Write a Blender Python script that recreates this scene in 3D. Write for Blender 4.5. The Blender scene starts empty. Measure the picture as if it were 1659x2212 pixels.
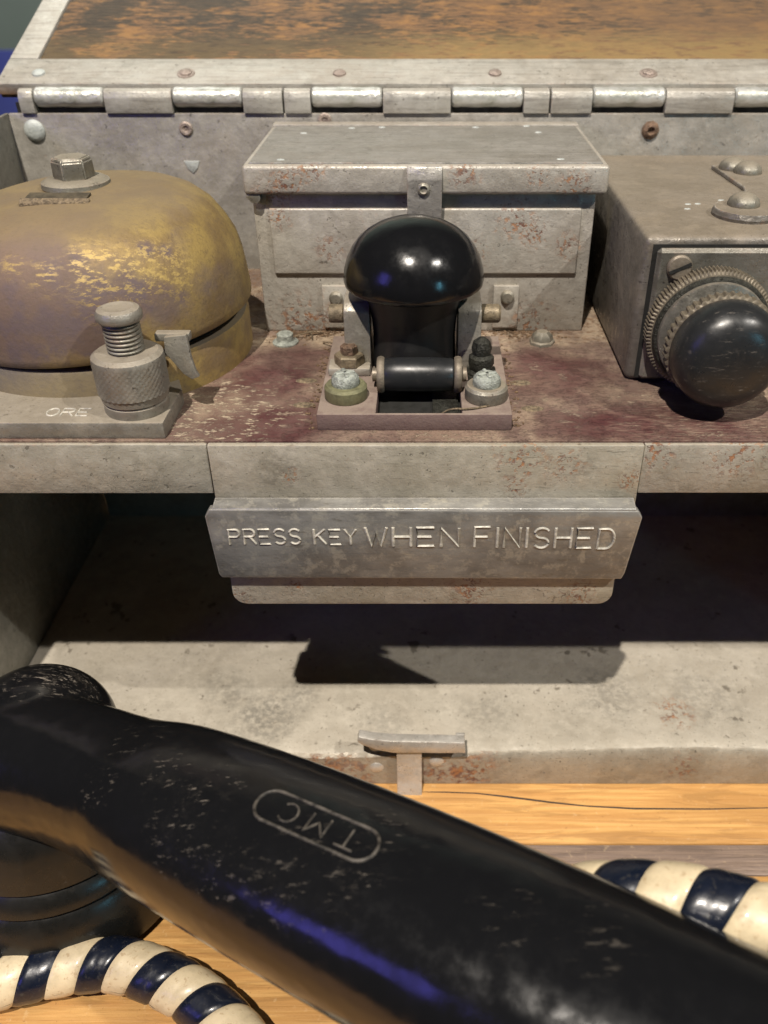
import bpy, bmesh, math, random
from math import sin, cos, pi, radians
from mathutils import Vector, Matrix, noise
from mathutils.bvhtree import BVHTree

random.seed(7)
S = 0.0007                      # one modelling unit = 0.7 mm
C = bpy.context.scene.collection
sc = bpy.context.scene

# ------------------------------------------------------------------ camera
PITCH = radians(34.3)
cam_d = bpy.data.cameras.new('camera')
cam = bpy.data.objects.new('camera', cam_d); C.objects.link(cam)
cam_d.sensor_fit = 'AUTO'; cam_d.sensor_width = 36.0
cam_d.lens = 1850 / 2212 * 36.0
cam_d.shift_x = -87.5 / 2212
cam_d.clip_start = 0.01; cam_d.clip_end = 50
CAM = Vector((0, -261.4, 149.1))
cam.location = CAM * S
cam.rotation_euler = (pi / 2 - PITCH, 0, 0)
cam_d.dof.use_dof = True
cam_d.dof.focus_distance = 0.222
cam_d.dof.aperture_fstop = 16.0
sc.camera = cam

# ------------------------------------------------------------------ world and lamps
w = bpy.data.worlds.new('World'); sc.world = w; w.use_nodes = True
bg = w.node_tree.nodes['Background']
bg.inputs['Color'].default_value = (0.95, 0.97, 1.0, 1); bg.inputs['Strength'].default_value = 0.017

def lamp(name, kind, direction, dist, energy, color, size, size_y=None, target=(0, 40, -20)):
    d = bpy.data.lights.new(name, kind); d.energy = energy; d.color = color
    o = bpy.data.objects.new(name, d); C.objects.link(o)
    v = Vector(direction).normalized()
    o.location = Vector(target) * S + v * dist
    o.rotation_euler = v.to_track_quat('Z', 'Y').to_euler()
    if kind == 'AREA':
        if size_y: d.shape = 'RECTANGLE'; d.size = size; d.size_y = size_y
        else: d.shape = 'DISK'; d.size = size
    else:
        d.shadow_soft_size = size
        if kind == 'SPOT': d.spot_size = radians(50); d.spot_blend = 0.6
    return o
lamp('ceiling_spot', 'SPOT', (-0.15, -0.52, 1.0), 1.7, 172, (1.0, 0.915, 0.81), 0.014)
lamp('side_spot', 'SPOT', (0.785, -0.50, 1.0), 1.6, 56, (1.0, 0.94, 0.86), 0.014)
lamp('room_glow', 'AREA', (0.1, -0.25, 1.0), 2.0, 1.9, (1.0, 0.93, 0.84), 1.2)
lamp('blue_screen', 'AREA', (-0.77, -0.60, 0.36), 1.5, 1.9, (0.19, 0.16, 1.0), 0.36, 0.42)
lamp('teal_screen', 'AREA', (0.66, -0.72, 0.18), 1.4, 0.8, (0.25, 0.75, 1.0), 0.10, 0.30)
lamp('background_fill', 'AREA', (0.2, -0.7, 0.72), 0.9, 22, (0.95, 1.0, 0.92), 0.7, target=(-600, 1850, 150))  # unseen fill lamp, added to brighten the room wall behind
sc.view_settings.view_transform = 'Standard'
sc.view_settings.look = 'None'
sc.view_settings.exposure = 0.0
sc.view_settings.gamma = 1.0

# ------------------------------------------------------------------ material kit
class M:
    def __init__(s, name):
        s.m = bpy.data.materials.new(name); s.m.use_nodes = True
        s.t = s.m.node_tree; s.t.nodes.clear()
        s.out = s.n('ShaderNodeOutputMaterial'); s.b = s.n('ShaderNodeBsdfPrincipled')
        s.t.links.new(s.b.outputs[0], s.out.inputs[0])
        tc = s.n('ShaderNodeTexCoord')
        mp = s.n('ShaderNodeVectorMath'); mp.operation = 'SCALE'; mp.inputs['Scale'].default_value = 1 / S
        s.t.links.new(tc.outputs['Object'], mp.inputs[0]); s.co = mp.outputs[0]
    def n(s, kind): return s.t.nodes.new(kind)
    def put(s, sock, v):
        if hasattr(v, 'links') or isinstance(v, bpy.types.NodeSocket): s.t.links.new(v, sock)
        elif isinstance(v, (tuple, list)): sock.default_value = (*v, 1) if len(v) == 3 and len(sock.default_value) == 4 else v
        else: sock.default_value = v
    def noise(s, size, detail=4, rough=0.55, stretch=(1, 1, 1), off=0, rot=(0, 0, 0), dist=0.0):
        mp = s.n('ShaderNodeMapping'); s.put(mp.inputs[0], s.co)
        mp.inputs['Scale'].default_value = tuple(1 / (size * k) for k in stretch)
        mp.inputs['Location'].default_value = (off * 3.7, off * 1.9, off * 5.1)
        mp.inputs['Rotation'].default_value = rot
        t = s.n('ShaderNodeTexNoise'); t.inputs['Scale'].default_value = 1; t.inputs['Detail'].default_value = detail
        t.inputs['Roughness'].default_value = rough; t.inputs['Distortion'].default_value = dist
        s.put(t.inputs['Vector'], mp.outputs[0]); return t.outputs['Fac']
    def ramp(s, f, a, b, lo=0.0, hi=1.0):
        r = s.n('ShaderNodeMapRange'); r.interpolation_type = 'SMOOTHSTEP'
        s.put(r.inputs[0], f); r.inputs[1].default_value = a; r.inputs[2].default_value = b
        r.inputs[3].default_value = lo; r.inputs[4].default_value = hi; return r.outputs[0]
    def op(s, kind, a, b=0.0, clamp=False):
        o = s.n('ShaderNodeMath'); o.operation = kind; o.use_clamp = clamp
        s.put(o.inputs[0], a); s.put(o.inputs[1], b); return o.outputs[0]
    def mul(s, a, b): return s.op('MULTIPLY', a, b)
    def add(s, a, b): return s.op('ADD', a, b, True)
    def mix(s, f, a, b):
        x = s.n('ShaderNodeMix'); x.data_type = 'RGBA'
        s.put(x.inputs[0], f); s.put(x.inputs[6], a); s.put(x.inputs[7], b); return x.outputs[2]
    def up(s, a=0.5, b=0.95):
        g = s.n('ShaderNodeNewGeometry'); x = s.n('ShaderNodeSeparateXYZ'); s.put(x.inputs[0], g.outputs['Normal'])
        return s.ramp(x.outputs[2], a, b)
    def blob(s, c, r, soft=0.35, squash=(1, 1, 1), jitter=0.5):
        # a stain of its own shape round the point c
        v = s.n('ShaderNodeVectorMath'); v.operation = 'SUBTRACT'; s.put(v.inputs[0], s.co); v.inputs[1].default_value = c
        k = s.n('ShaderNodeVectorMath'); k.operation = 'MULTIPLY'; s.put(k.inputs[0], v.outputs[0]); k.inputs[1].default_value = squash
        l = s.n('ShaderNodeVectorMath'); l.operation = 'LENGTH'; s.put(l.inputs[0], k.outputs[0])
        d = s.op('DIVIDE', l.outputs['Value'], r)
        if jitter: d = s.op('ADD', d, s.mul(s.op('SUBTRACT', s.noise(r * 0.45, 4, 0.65, off=c[0] * .1), 0.5), jitter * 2))
        return s.ramp(d, 1 + soft, 1 - soft)
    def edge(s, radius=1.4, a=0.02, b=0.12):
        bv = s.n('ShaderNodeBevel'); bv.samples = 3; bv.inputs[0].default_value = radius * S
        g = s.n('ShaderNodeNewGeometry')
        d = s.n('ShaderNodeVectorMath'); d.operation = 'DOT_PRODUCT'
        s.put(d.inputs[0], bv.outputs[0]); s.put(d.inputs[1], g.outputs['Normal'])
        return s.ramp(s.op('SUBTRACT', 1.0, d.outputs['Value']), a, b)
    def bump(s, h, dist, prev=None, strength=1.0):
        b = s.n('ShaderNodeBump'); b.inputs['Strength'].default_value = strength; b.inputs['Distance'].default_value = dist * S
        s.put(b.inputs['Height'], h)
        if prev is not None: s.put(b.inputs['Normal'], prev)
        return b.outputs[0]
    def done(s, color, rough, metal=0.0, normal=None, spec=0.5, coat=0.0, coat_rough=0.1):
        s.put(s.b.inputs['Base Color'], color); s.put(s.b.inputs['Roughness'], rough); s.put(s.b.inputs['Metallic'], metal)
        s.put(s.b.inputs['Specular IOR Level'], spec); s.put(s.b.inputs['Coat Weight'], coat); s.b.inputs['Coat Roughness'].default_value = coat_rough
        if normal is not None: s.put(s.b.inputs['Normal'], normal)
        return s.m

RUST = (0.31, 0.135, 0.05); RUST2 = (0.14, 0.062, 0.040); DUST = (0.30, 0.245, 0.175)

def paint(name, c1, c2, rust=0.5, spots=(), dust=0.35, metal=0.25, rough=0.42, dark=0.4, wear=0.5, off=0, streak=0.0, grime=()):
    m = M(name)
    hi = tuple(min(1, x * 1.38) for x in c1)
    col = m.mix(m.ramp(m.noise(34, 5, 0.6, off=off), 0.36, 0.66), c1, c2)
    col = m.mix(m.mul(m.ramp(m.noise(9, 6, 0.68, off=off + 2), 0.47, 0.66), 0.30), col, tuple(x * 0.62 for x in c2))
    col = m.mix(m.mul(m.ramp(m.noise(6, 6, 0.72, off=off + 5), 0.50, 0.66), 0.30), col, hi)
    chip = m.mul(m.ramp(m.noise(2.6, 4, 0.6, off=off + 15), 0.655, 0.672), m.ramp(m.noise(18, 3, off=off + 16), 0.42, 0.55))
    pit = m.ramp(m.noise(0.95, 2, 0.5, off=off + 17), 0.67, 0.71)
    col = m.mix(m.mul(m.add(chip, pit), 0.75), col, tuple(x * 0.42 for x in c2))
    # short scratches and rubbed streaks
    s1 = m.ramp(m.noise(1.0, 3, 0.6, (9, 9, 0.35), off + 1, (0.2, 0.3, 0.2)), 0.635, 0.69)
    s2 = m.ramp(m.noise(0.9, 3, 0.6, (12, 12, 0.5), off + 9, (1.1, 0.9, 0.4)), 0.64, 0.70)
    area = m.ramp(m.noise(24, 3, off=off + 3), 0.44, 0.58)
    col = m.mix(m.mul(m.mul(m.add(s1, s2), area), dark), col, tuple(x * 0.32 for x in c2))
    if streak:
        st = m.noise(2.0, 4, 0.65, (14, 1, 1), off + 4)
        col = m.mix(m.mul(m.ramp(st, 0.48, 0.66), streak), col, tuple(x * 0.4 for x in c2))
    d = m.mul(m.add(m.mul(m.up(), 0.85), m.ramp(m.noise(16, 5, 0.6, off=off + 6), 0.5, 0.75, 0, 0.6)), dust)
    col = m.mix(d, col, DUST)
    for c, r, k in grime:
        col = m.mix(m.mul(m.mul(m.blob(c, r, 0.8, jitter=1.1), m.ramp(m.noise(3, 5, 0.7, off=c[0]), 0.35, 0.6)), k), col, tuple(x * 0.35 for x in c2))
    # rust: small clusters inside rough patches
    patch = m.ramp(m.noise(20, 4, 0.6, off=off + 7), 0.60, 0.76)
    fleck = m.ramp(m.noise(2.3, 5, 0.65, off=off + 8), 0.555, 0.615)
    lone = m.ramp(m.noise(1.9, 3, 0.6, off=off + 12), 0.72, 0.76)
    r = m.mul(m.add(m.mul(patch, fleck), m.mul(lone, 0.7)), rust)
    for c, rad in spots:
        r = m.add(r, m.mul(m.mul(m.blob(c, rad * 0.95, 0.9, jitter=0.9), m.ramp(m.noise(max(1.5, rad * 0.34), 5, 0.68, off=c[0]), 0.50, 0.58)), 0.92))
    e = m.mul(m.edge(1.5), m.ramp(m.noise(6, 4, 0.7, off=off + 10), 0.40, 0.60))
    r = m.add(r, m.mul(m.mul(e, wear), m.ramp(m.noise(9, 3, off=off + 11), 0.5, 0.56)))
    col = m.mix(r, col, m.mix(m.ramp(m.noise(2.5, 3, off=off + 13), 0.4, 0.6), RUST, RUST2))
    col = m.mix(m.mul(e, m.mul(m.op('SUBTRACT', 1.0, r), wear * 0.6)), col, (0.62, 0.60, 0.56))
    grain = m.noise(0.9, 3, 0.6, off=off)
    col = m.mix(m.mul(m.ramp(grain, 0.56, 0.75), 0.22), col, tuple(x * 0.5 for x in c2))
    h = m.bump(m.noise(4.5, 5, 0.55, off=off + 20), 0.42)
    h = m.bump(m.op('SUBTRACT', 1.0, m.add(chip, r), True), 0.16, h)
    h = m.bump(m.noise(0.7, 2, off=off), 0.10, h)
    rg = m.add(m.ramp(m.noise(5, 5, 0.6, off=off + 21), 0.3, 0.7, rough - 0.12, rough + 0.16), m.mul(m.add(r, d), 0.35))
    return m.done(col, rg, m.mul(m.op('SUBTRACT', 1.0, m.add(r, d)), metal), h)

GREY1, GREY2 = (0.42, 0.40, 0.36), (0.33, 0.31, 0.27)
MAT = {}
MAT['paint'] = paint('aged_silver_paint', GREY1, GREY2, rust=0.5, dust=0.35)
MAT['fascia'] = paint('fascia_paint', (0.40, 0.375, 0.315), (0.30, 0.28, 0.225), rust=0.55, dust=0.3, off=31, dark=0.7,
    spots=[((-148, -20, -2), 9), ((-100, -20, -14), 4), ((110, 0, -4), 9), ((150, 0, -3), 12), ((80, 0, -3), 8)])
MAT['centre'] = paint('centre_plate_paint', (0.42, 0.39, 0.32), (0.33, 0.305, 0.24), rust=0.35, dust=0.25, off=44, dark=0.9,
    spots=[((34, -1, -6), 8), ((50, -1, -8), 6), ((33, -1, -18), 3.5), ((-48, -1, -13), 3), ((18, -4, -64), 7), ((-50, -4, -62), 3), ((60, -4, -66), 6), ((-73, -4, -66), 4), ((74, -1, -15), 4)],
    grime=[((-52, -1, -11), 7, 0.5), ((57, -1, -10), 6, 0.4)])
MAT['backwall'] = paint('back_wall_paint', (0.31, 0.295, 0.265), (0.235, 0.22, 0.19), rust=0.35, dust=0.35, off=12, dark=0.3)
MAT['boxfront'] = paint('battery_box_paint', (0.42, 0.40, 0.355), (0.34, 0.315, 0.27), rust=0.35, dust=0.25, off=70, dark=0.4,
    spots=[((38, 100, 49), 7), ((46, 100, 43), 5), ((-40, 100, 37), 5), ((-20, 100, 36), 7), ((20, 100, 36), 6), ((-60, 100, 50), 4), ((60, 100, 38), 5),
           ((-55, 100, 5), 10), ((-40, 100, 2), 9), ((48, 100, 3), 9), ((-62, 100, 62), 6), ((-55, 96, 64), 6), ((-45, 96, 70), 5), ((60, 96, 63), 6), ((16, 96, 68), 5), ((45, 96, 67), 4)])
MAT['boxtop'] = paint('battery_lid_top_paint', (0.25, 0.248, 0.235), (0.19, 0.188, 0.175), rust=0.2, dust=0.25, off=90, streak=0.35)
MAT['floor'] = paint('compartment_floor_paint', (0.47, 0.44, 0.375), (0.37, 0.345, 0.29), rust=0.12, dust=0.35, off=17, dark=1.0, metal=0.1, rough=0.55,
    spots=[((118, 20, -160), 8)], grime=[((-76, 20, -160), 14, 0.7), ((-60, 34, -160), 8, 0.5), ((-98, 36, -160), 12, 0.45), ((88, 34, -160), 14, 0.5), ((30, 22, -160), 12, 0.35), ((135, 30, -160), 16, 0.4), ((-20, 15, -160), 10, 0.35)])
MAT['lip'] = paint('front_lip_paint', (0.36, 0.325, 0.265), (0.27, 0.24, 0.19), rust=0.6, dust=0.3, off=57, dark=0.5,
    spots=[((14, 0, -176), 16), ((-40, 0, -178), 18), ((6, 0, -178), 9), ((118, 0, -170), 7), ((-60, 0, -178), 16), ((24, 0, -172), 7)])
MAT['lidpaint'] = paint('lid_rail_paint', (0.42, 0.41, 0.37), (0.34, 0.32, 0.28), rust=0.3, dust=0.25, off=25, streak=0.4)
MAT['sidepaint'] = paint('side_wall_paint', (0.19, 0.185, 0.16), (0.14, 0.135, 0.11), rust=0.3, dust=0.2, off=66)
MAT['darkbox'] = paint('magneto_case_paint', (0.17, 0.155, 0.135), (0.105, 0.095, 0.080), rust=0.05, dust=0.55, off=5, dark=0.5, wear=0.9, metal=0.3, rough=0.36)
MAT['magplate'] = paint('magneto_face_paint', (0.20, 0.19, 0.165), (0.13, 0.125, 0.105), rust=0.08, dust=0.3, off=8, dark=0.5, wear=0.4, metal=0.45, rough=0.34)  # wear here also paints a highlight along the plate's bevels
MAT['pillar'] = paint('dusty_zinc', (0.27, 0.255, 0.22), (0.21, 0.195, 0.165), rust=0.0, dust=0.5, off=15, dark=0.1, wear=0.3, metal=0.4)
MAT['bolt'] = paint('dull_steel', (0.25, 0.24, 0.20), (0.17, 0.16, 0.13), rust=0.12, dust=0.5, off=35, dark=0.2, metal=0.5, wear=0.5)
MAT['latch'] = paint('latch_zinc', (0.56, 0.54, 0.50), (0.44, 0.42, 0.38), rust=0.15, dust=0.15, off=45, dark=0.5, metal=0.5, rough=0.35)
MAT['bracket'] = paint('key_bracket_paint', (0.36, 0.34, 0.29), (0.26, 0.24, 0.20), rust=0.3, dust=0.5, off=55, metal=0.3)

def m_knuckle():
    m = M('bright_hinge_zinc')
    d = m.ramp(m.noise(9, 5, 0.65, (1.6, 1, 1)), 0.45, 0.70)
    col = m.mix(m.mul(d, 0.8), (0.58, 0.58, 0.55), (0.36, 0.37, 0.31))
    col = m.mix(m.mul(m.ramp(m.noise(4, 5, 0.7, (2, 1, 1), 4), 0.58, 0.70), 0.8), col, (0.16, 0.17, 0.12))
    return m.done(col, m.ramp(m.noise(4, 4), 0.3, 0.7, 0.28, 0.5), 0.45, m.bump(m.noise(3.5, 4, 0.6), 0.6))
MAT['knuckle'] = m_knuckle()

def m_shelf():
    m = M('dusty_maroon_board')
    col = m.mix(m.ramp(m.noise(14, 4), 0.4, 0.62), (0.075, 0.028, 0.028), (0.110, 0.056, 0.050))
    mar = 0.0
    for c, r, k in (((-68, 58, 0), 15, .75), ((-56, 48, 0), 10, .9), ((-47, 20, 0), 12, .9), ((-62, 10, 0), 13, .8), ((-52, 6, 0), 8, .9), ((92, 14, 0), 16, .8), ((67, 13, 0), 11, 1), ((48, 12, 0), 9, .6), ((54, 55, 0), 17, .7), ((120, 4, 0), 14, .5), ((-48, 72, 0), 9, .6), ((48, 68, 0), 10, .6)):
        mar = m.add(mar, m.mul(m.blob(c, r * 1.1, 0.8, jitter=0.55), k * 0.95))
    speck = m.ramp(m.noise(2.1, 6, 0.75, (1.8, 0.8, 1), 6, (0, 0, -0.5)), 0.50, 0.60)
    fine = m.ramp(m.noise(0.8, 3, 0.7, off=3), 0.36, 0.64)
    swirl = m.ramp(m.noise(1.3, 4, 0.6, (5, 0.6, 1), 9, (0, 0, 0.35)), 0.50, 0.66)
    film = m.mul(m.ramp(m.noise(30, 5, 0.62, off=2), 0.28, 0.66, 0.38, 0.86), m.op('SUBTRACT', 1.0, mar))
    dust = m.mul(film, m.ramp(fine, 0, 1, 0.70, 0.97))
    lumps = m.add(m.mul(m.blob((-74, 22, 0), 24, 0.5), 0.95), m.ramp(m.noise(14, 3, off=8), 0.50, 0.66, 0, 0.5))
    sp = m.mul(speck, lumps); dust = m.add(dust, m.mul(sp, 0.9))
    dust = m.add(dust, m.mul(m.mul(swirl, m.blob((110, 10, 0), 40, 0.4)), 0.5))
    back = m.n('ShaderNodeSeparateXYZ'); m.put(back.inputs[0], m.co)
    halo = m.mul(m.ramp(m.op('ADD', back.outputs[1], m.mul(m.noise(10, 4, 0.6), 30)), 92, 112), 0.9)
    dust = m.add(dust, halo)
    dc = m.mix(m.ramp(m.noise(16, 4, off=4), 0.4, 0.6), (0.35, 0.275, 0.195), (0.175, 0.128, 0.098))
    dc = m.mix(m.mul(halo, m.ramp(m.noise(3, 5, 0.7), 0.45, 0.65)), dc, (0.17, 0.10, 0.055))
    dc = m.mix(m.mul(sp, 0.8), dc, (0.44, 0.36, 0.26))
    col = m.mix(m.mul(dust, 0.92), col, dc)
    h = m.bump(m.noise(1.2, 4, 0.7), 0.22); h = m.bump(speck, 0.18, h)
    return m.done(col, m.ramp(dust, 0, 1, 0.42, 0.9), 0.0, h, spec=0.3)
MAT['shelf'] = m_shelf()

def m_keybase():
    m = M('dusty_maroon_block')
    d = m.mul(m.add(m.mul(m.up(), 0.9), 0.35), m.ramp(m.noise(5, 5, 0.65), 0.25, 0.6, 0.45, 0.95))
    col = m.mix(d, (0.10, 0.055, 0.055), (0.24, 0.19, 0.155))
    return m.done(col, 0.7, 0.0, m.bump(m.noise(1.4, 5, 0.65), 0.3))
MAT['keybase'] = m_keybase()

def m_bell(name, dusty=0.0):
    m = M(name)
    brass = m.mix(m.ramp(m.noise(16, 4), 0.38, 0.62), (0.33, 0.235, 0.080), (0.22, 0.150, 0.062))
    brass = m.mix(m.mul(m.ramp(m.noise(5, 5, 0.7, off=4), 0.5, 0.66), 0.5), brass, (0.20, 0.14, 0.07))
    pat = m.mul(m.ramp(m.noise(26, 5, 0.6, off=3), 0.48, 0.60), 0.35)
    for c, r, k in (((-136, 30, 53), 13, 1), ((-126, 24, 42), 15, 1), ((-150, 24, 38), 22, 1), ((-118, 26, 36), 12, 1), ((-175, 34, 44), 22, 1), ((-95, 38, 36), 9, .8), ((-104, 33, 42), 7, .9),
                    ((-98, 42, 56), 3.5, 1), ((-92, 45, 54), 3, 1), ((-90, 52, 60), 3, .7), ((-77, 66, 34), 10, .45), ((-84, 54, 40), 6, .5), ((-160, 30, 30), 20, 1), ((-110, 26, 30), 10, .6)):
        pat = m.add(pat, m.mul(m.blob(c, r, 0.5, jitter=0.5), k))
    patc = m.mix(m.ramp(m.noise(9, 4, off=5), 0.4, 0.62), (0.100, 0.074, 0.086), (0.125, 0.085, 0.074))
    col = m.mix(m.mul(pat, 0.90), brass, patc)
    red = m.blob((-138, 44, 63), 20, 0.5); col = m.mix(m.mul(red, 0.6), col, (0.20, 0.135, 0.095))
    zone = 0.0
    for c, r in (((-117, 33, 55), 6), ((-110, 31, 50), 9), ((-112, 29, 42), 8), ((-96, 42, 52), 8), ((-101, 36, 46), 6), ((-90, 45, 44), 8), ((-130, 27, 50), 5), ((-142, 28, 54), 4)):
        zone = m.add(zone, m.blob(c, r, 0.8, jitter=0.7))
    bright = m.mul(m.ramp(m.noise(2.4, 6, 0.78, (2.4, 1, 0.7), 7), 0.50, 0.58), zone)
    col = m.mix(m.mul(bright, 0.60), col, (0.52, 0.375, 0.12))
    fine = m.ramp(m.noise(1.1, 4, 0.7, (2, 1, 1), 2), 0.50, 0.68)
    col = m.mix(m.mul(fine, 0.35), col, (0.10, 0.075, 0.05))
    dust = m.mul(m.up(0.66 - dusty, 1.02), m.ramp(m.noise(7, 5, 0.65, off=9), 0.2, 0.6, 0.7, 0.98))
    if dusty: dust = m.add(dust, m.mul(m.blob((-160, 22, 8), 52, 0.3), 0.85))
    col = m.mix(m.mul(dust, 0.80), col, (0.155, 0.118, 0.070) if not dusty else (0.125, 0.112, 0.09))
    matt = m.op('SUBTRACT', 1.0, m.add(m.mul(dust, 0.95), m.mul(pat, m.op('SUBTRACT', 0.8, bright))), True)
    return m.done(col, m.ramp(matt, 0, 1, 0.75, 0.58), m.ramp(matt, 0, 1, 0.0, 0.35), m.bump(m.noise(2.0, 6, 0.65), 0.22))
MAT['bell'] = m_bell('tarnished_brass')
MAT['bellbase'] = m_bell('dusty_brass_band', 0.2)

def m_plain(name, c, rough, metal=0.0, var=0.3, bump=0.2, size=4):
    m = M(name)
    col = m.mix(m.ramp(m.noise(size, 5, 0.65), 0.35, 0.65), c, tuple(x * (1 - var) for x in c))
    return m.done(col, m.ramp(m.noise(size * 1.3, 4, off=3), 0.3, 0.7, rough * 0.8, min(1, rough * 1.25)), metal, m.bump(m.noise(size * 0.4, 4, 0.6), bump))
MAT['void'] = m_plain('black_gap_shade', (0.012, 0.012, 0.010), 0.8)  # near-black that paints the shade into gaps and recesses
MAT['brass'] = m_plain('old_brass', (0.25, 0.20, 0.13), 0.55, 0.35, 0.5, .4, 3)
MAT['dustybrass'] = m_plain('dusty_brass_knurling', (0.195, 0.165, 0.12), 0.6, 0.35, 0.4)
MAT['dustdark'] = m_plain('shaded_dusty_recess', (0.085, 0.068, 0.042), 0.8, 0.0, 0.5)
MAT['verdigris'] = m_plain('verdigris_zinc', (0.40, 0.43, 0.385), 0.6, 0.2, 0.5, 0.7, 2)
MAT['olive'] = m_plain('olive_dusty_brass', (0.22, 0.215, 0.12), 0.6, 0.4, 0.35)
MAT['corroded'] = m_plain('black_corroded_metal', (0.05, 0.05, 0.04), 0.5, 0.5, 0.6, 0.8, 2)
MAT['filler'] = m_plain('old_filler', (0.25, 0.19, 0.12), 0.85, 0.0, 0.6, 0.8, 1.5)
MAT['crumbs'] = m_plain('brown_dirt', (0.16, 0.10, 0.055), 0.95, 0.0, 0.6, 0.0, 2)
MAT['tan'] = m_plain('dusty_ferrule', (0.23, 0.195, 0.15), 0.55, 0.4)
MAT['rustbrown'] = m_plain('rusted_rivet', (0.22, 0.14, 0.09), 0.7, 0.1, 0.6, 0.8, 2)
MAT['copper'] = m_plain('coppery_rivet', (0.38, 0.31, 0.265), 0.45, 0.4, 0.3, 0.5, 2)
MAT['whitepaint'] = m_plain('pale_paint', (0.44, 0.47, 0.45), 0.5, 0.1, 0.2, 0.3, 3)

def m_plate():
    m = M('worn_aluminium')
    col = m.mix(m.ramp(m.noise(15, 5, 0.6, (1.8, 1, 1)), 0.38, 0.65), (0.30, 0.295, 0.275), (0.19, 0.185, 0.172))
    col = m.mix(m.mul(m.ramp(m.noise(5, 5, 0.7, off=3), 0.50, 0.64), 0.6), col, (0.42, 0.40, 0.34))
    col = m.mix(m.mul(m.ramp(m.noise(1.3, 5, 0.7, (10, 1, 1), off=6), 0.56, 0.70), 0.45), col, (0.13, 0.13, 0.12))
    col = m.mix(m.mul(m.ramp(m.noise(4, 5, 0.7, (3, 1, 1), off=8), 0.60, 0.70), 0.6), col, (0.14, 0.125, 0.10))
    col = m.mix(m.mul(m.edge(0.9), 0.7), col, (0.66, 0.64, 0.60))
    return m.done(col, m.ramp(m.noise(3, 5, 0.6, (4, 1, 1)), 0.3, 0.7, 0.30, 0.50), 0.55, m.bump(m.noise(2.4, 5, 0.65), 0.22))
MAT['plate'] = m_plate()
MAT['grimeshade'] = m_plain('letter_grime_and_shade', (0.085, 0.08, 0.07), 0.7)
MAT['letter'] = m_plain('raised_letter_metal', (0.62, 0.59, 0.51), 0.5, 0.2, 0.45, 0.2, 3)

def m_black(name, dust=0.3, blobs=(), rough=0.13, base=(0.006, 0.0062, 0.007)):
    m = M(name)
    sm = m.ramp(m.noise(13, 5, 0.7, off=2), 0.50, 0.72)
    fleck = m.ramp(m.noise(2.2, 4, 0.7, (2.0, 1, 1), 4, (0, 0, 0.5)), 0.62, 0.70)
    haze = m.ramp(m.noise(5, 5, 0.75, off=6), 0.50, 0.75)
    d = m.mul(m.add(m.mul(m.mul(sm, haze), 0.22), m.mul(m.mul(fleck, sm), 0.7)), dust) if dust else 0.0
    for c, r, k in blobs:
        st = m.ramp(m.noise(2.2, 5, 0.72, (3.4, 0.8, 0.8), c[0] * .3, (0, 0.3, 0.55)), 0.57, 0.68)
        d = m.add(d, m.mul(m.mul(m.blob(c, r, 0.6, jitter=0.8), m.add(st, m.mul(haze, 0.06))), k))
    col = m.mix(d, base, (0.19, 0.165, 0.135))
    h = m.bump(m.noise(18, 2), 0.5); h = m.bump(m.noise(1.0, 4, 0.7), 0.015, h)
    rg = m.add(m.ramp(m.noise(6, 5, 0.7, off=8), 0.35, 0.7, rough, rough + 0.13), m.mul(d, 0.6))
    return m.done(col, rg, 0.0, h)
MAT['knob'] = m_black('glossy_black_bakelite', 0.16)
MAT['dial'] = m_black('scuffed_black_bakelite', 1.0, rough=0.27, base=(0.016, 0.017, 0.018), blobs=[((106, 14, 24), 20, 0.35), ((94, 8, 12), 7, 0.8), ((112, 6, 14), 6, 0.8)])

def m_handset():
    return m_black('worn_black_bakelite', 0.05, rough=0.12, blobs=[
        ((-138, -34, -78), 12, 0.9), ((-128, -38, -80), 9, 0.9), ((-150, -44, -76), 8, 0.9), ((-122, -42, -90), 7, 0.7), ((-130, -26, -72), 14, 0.7), ((-92, -74, -66), 9, 0.3), ((-78, -92, -60), 7, 0.6), ((-100, -92, -70), 6, 0.6), ((20, -146, -48), 7, 0.4),
        ((-68, -112, -66), 10, 0.45), ((-54, -124, -66), 10, 0.4), ((-62, -100, -58), 7, 0.9), ((-30, -128, -58), 14, 0.3), ((-12, -122, -54), 10, 0.28), ((40, -150, -48), 9, 0.25), ((-16, -134, -53), 4, 0.8)])
MAT['handset'] = m_handset()
MAT['neck'] = m_black('dusty_black_neck', 0.5, rough=0.36, base=(0.012, 0.012, 0.012))
MAT['cup'] = m_black('dull_black_bakelite', 0.7, rough=0.25, base=(0.010, 0.010, 0.009))
MAT['logo'] = m_plain('dust_filled_lettering', (0.085, 0.075, 0.062), 0.55, 0.0, 0.85, 0.2, 3)

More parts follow.
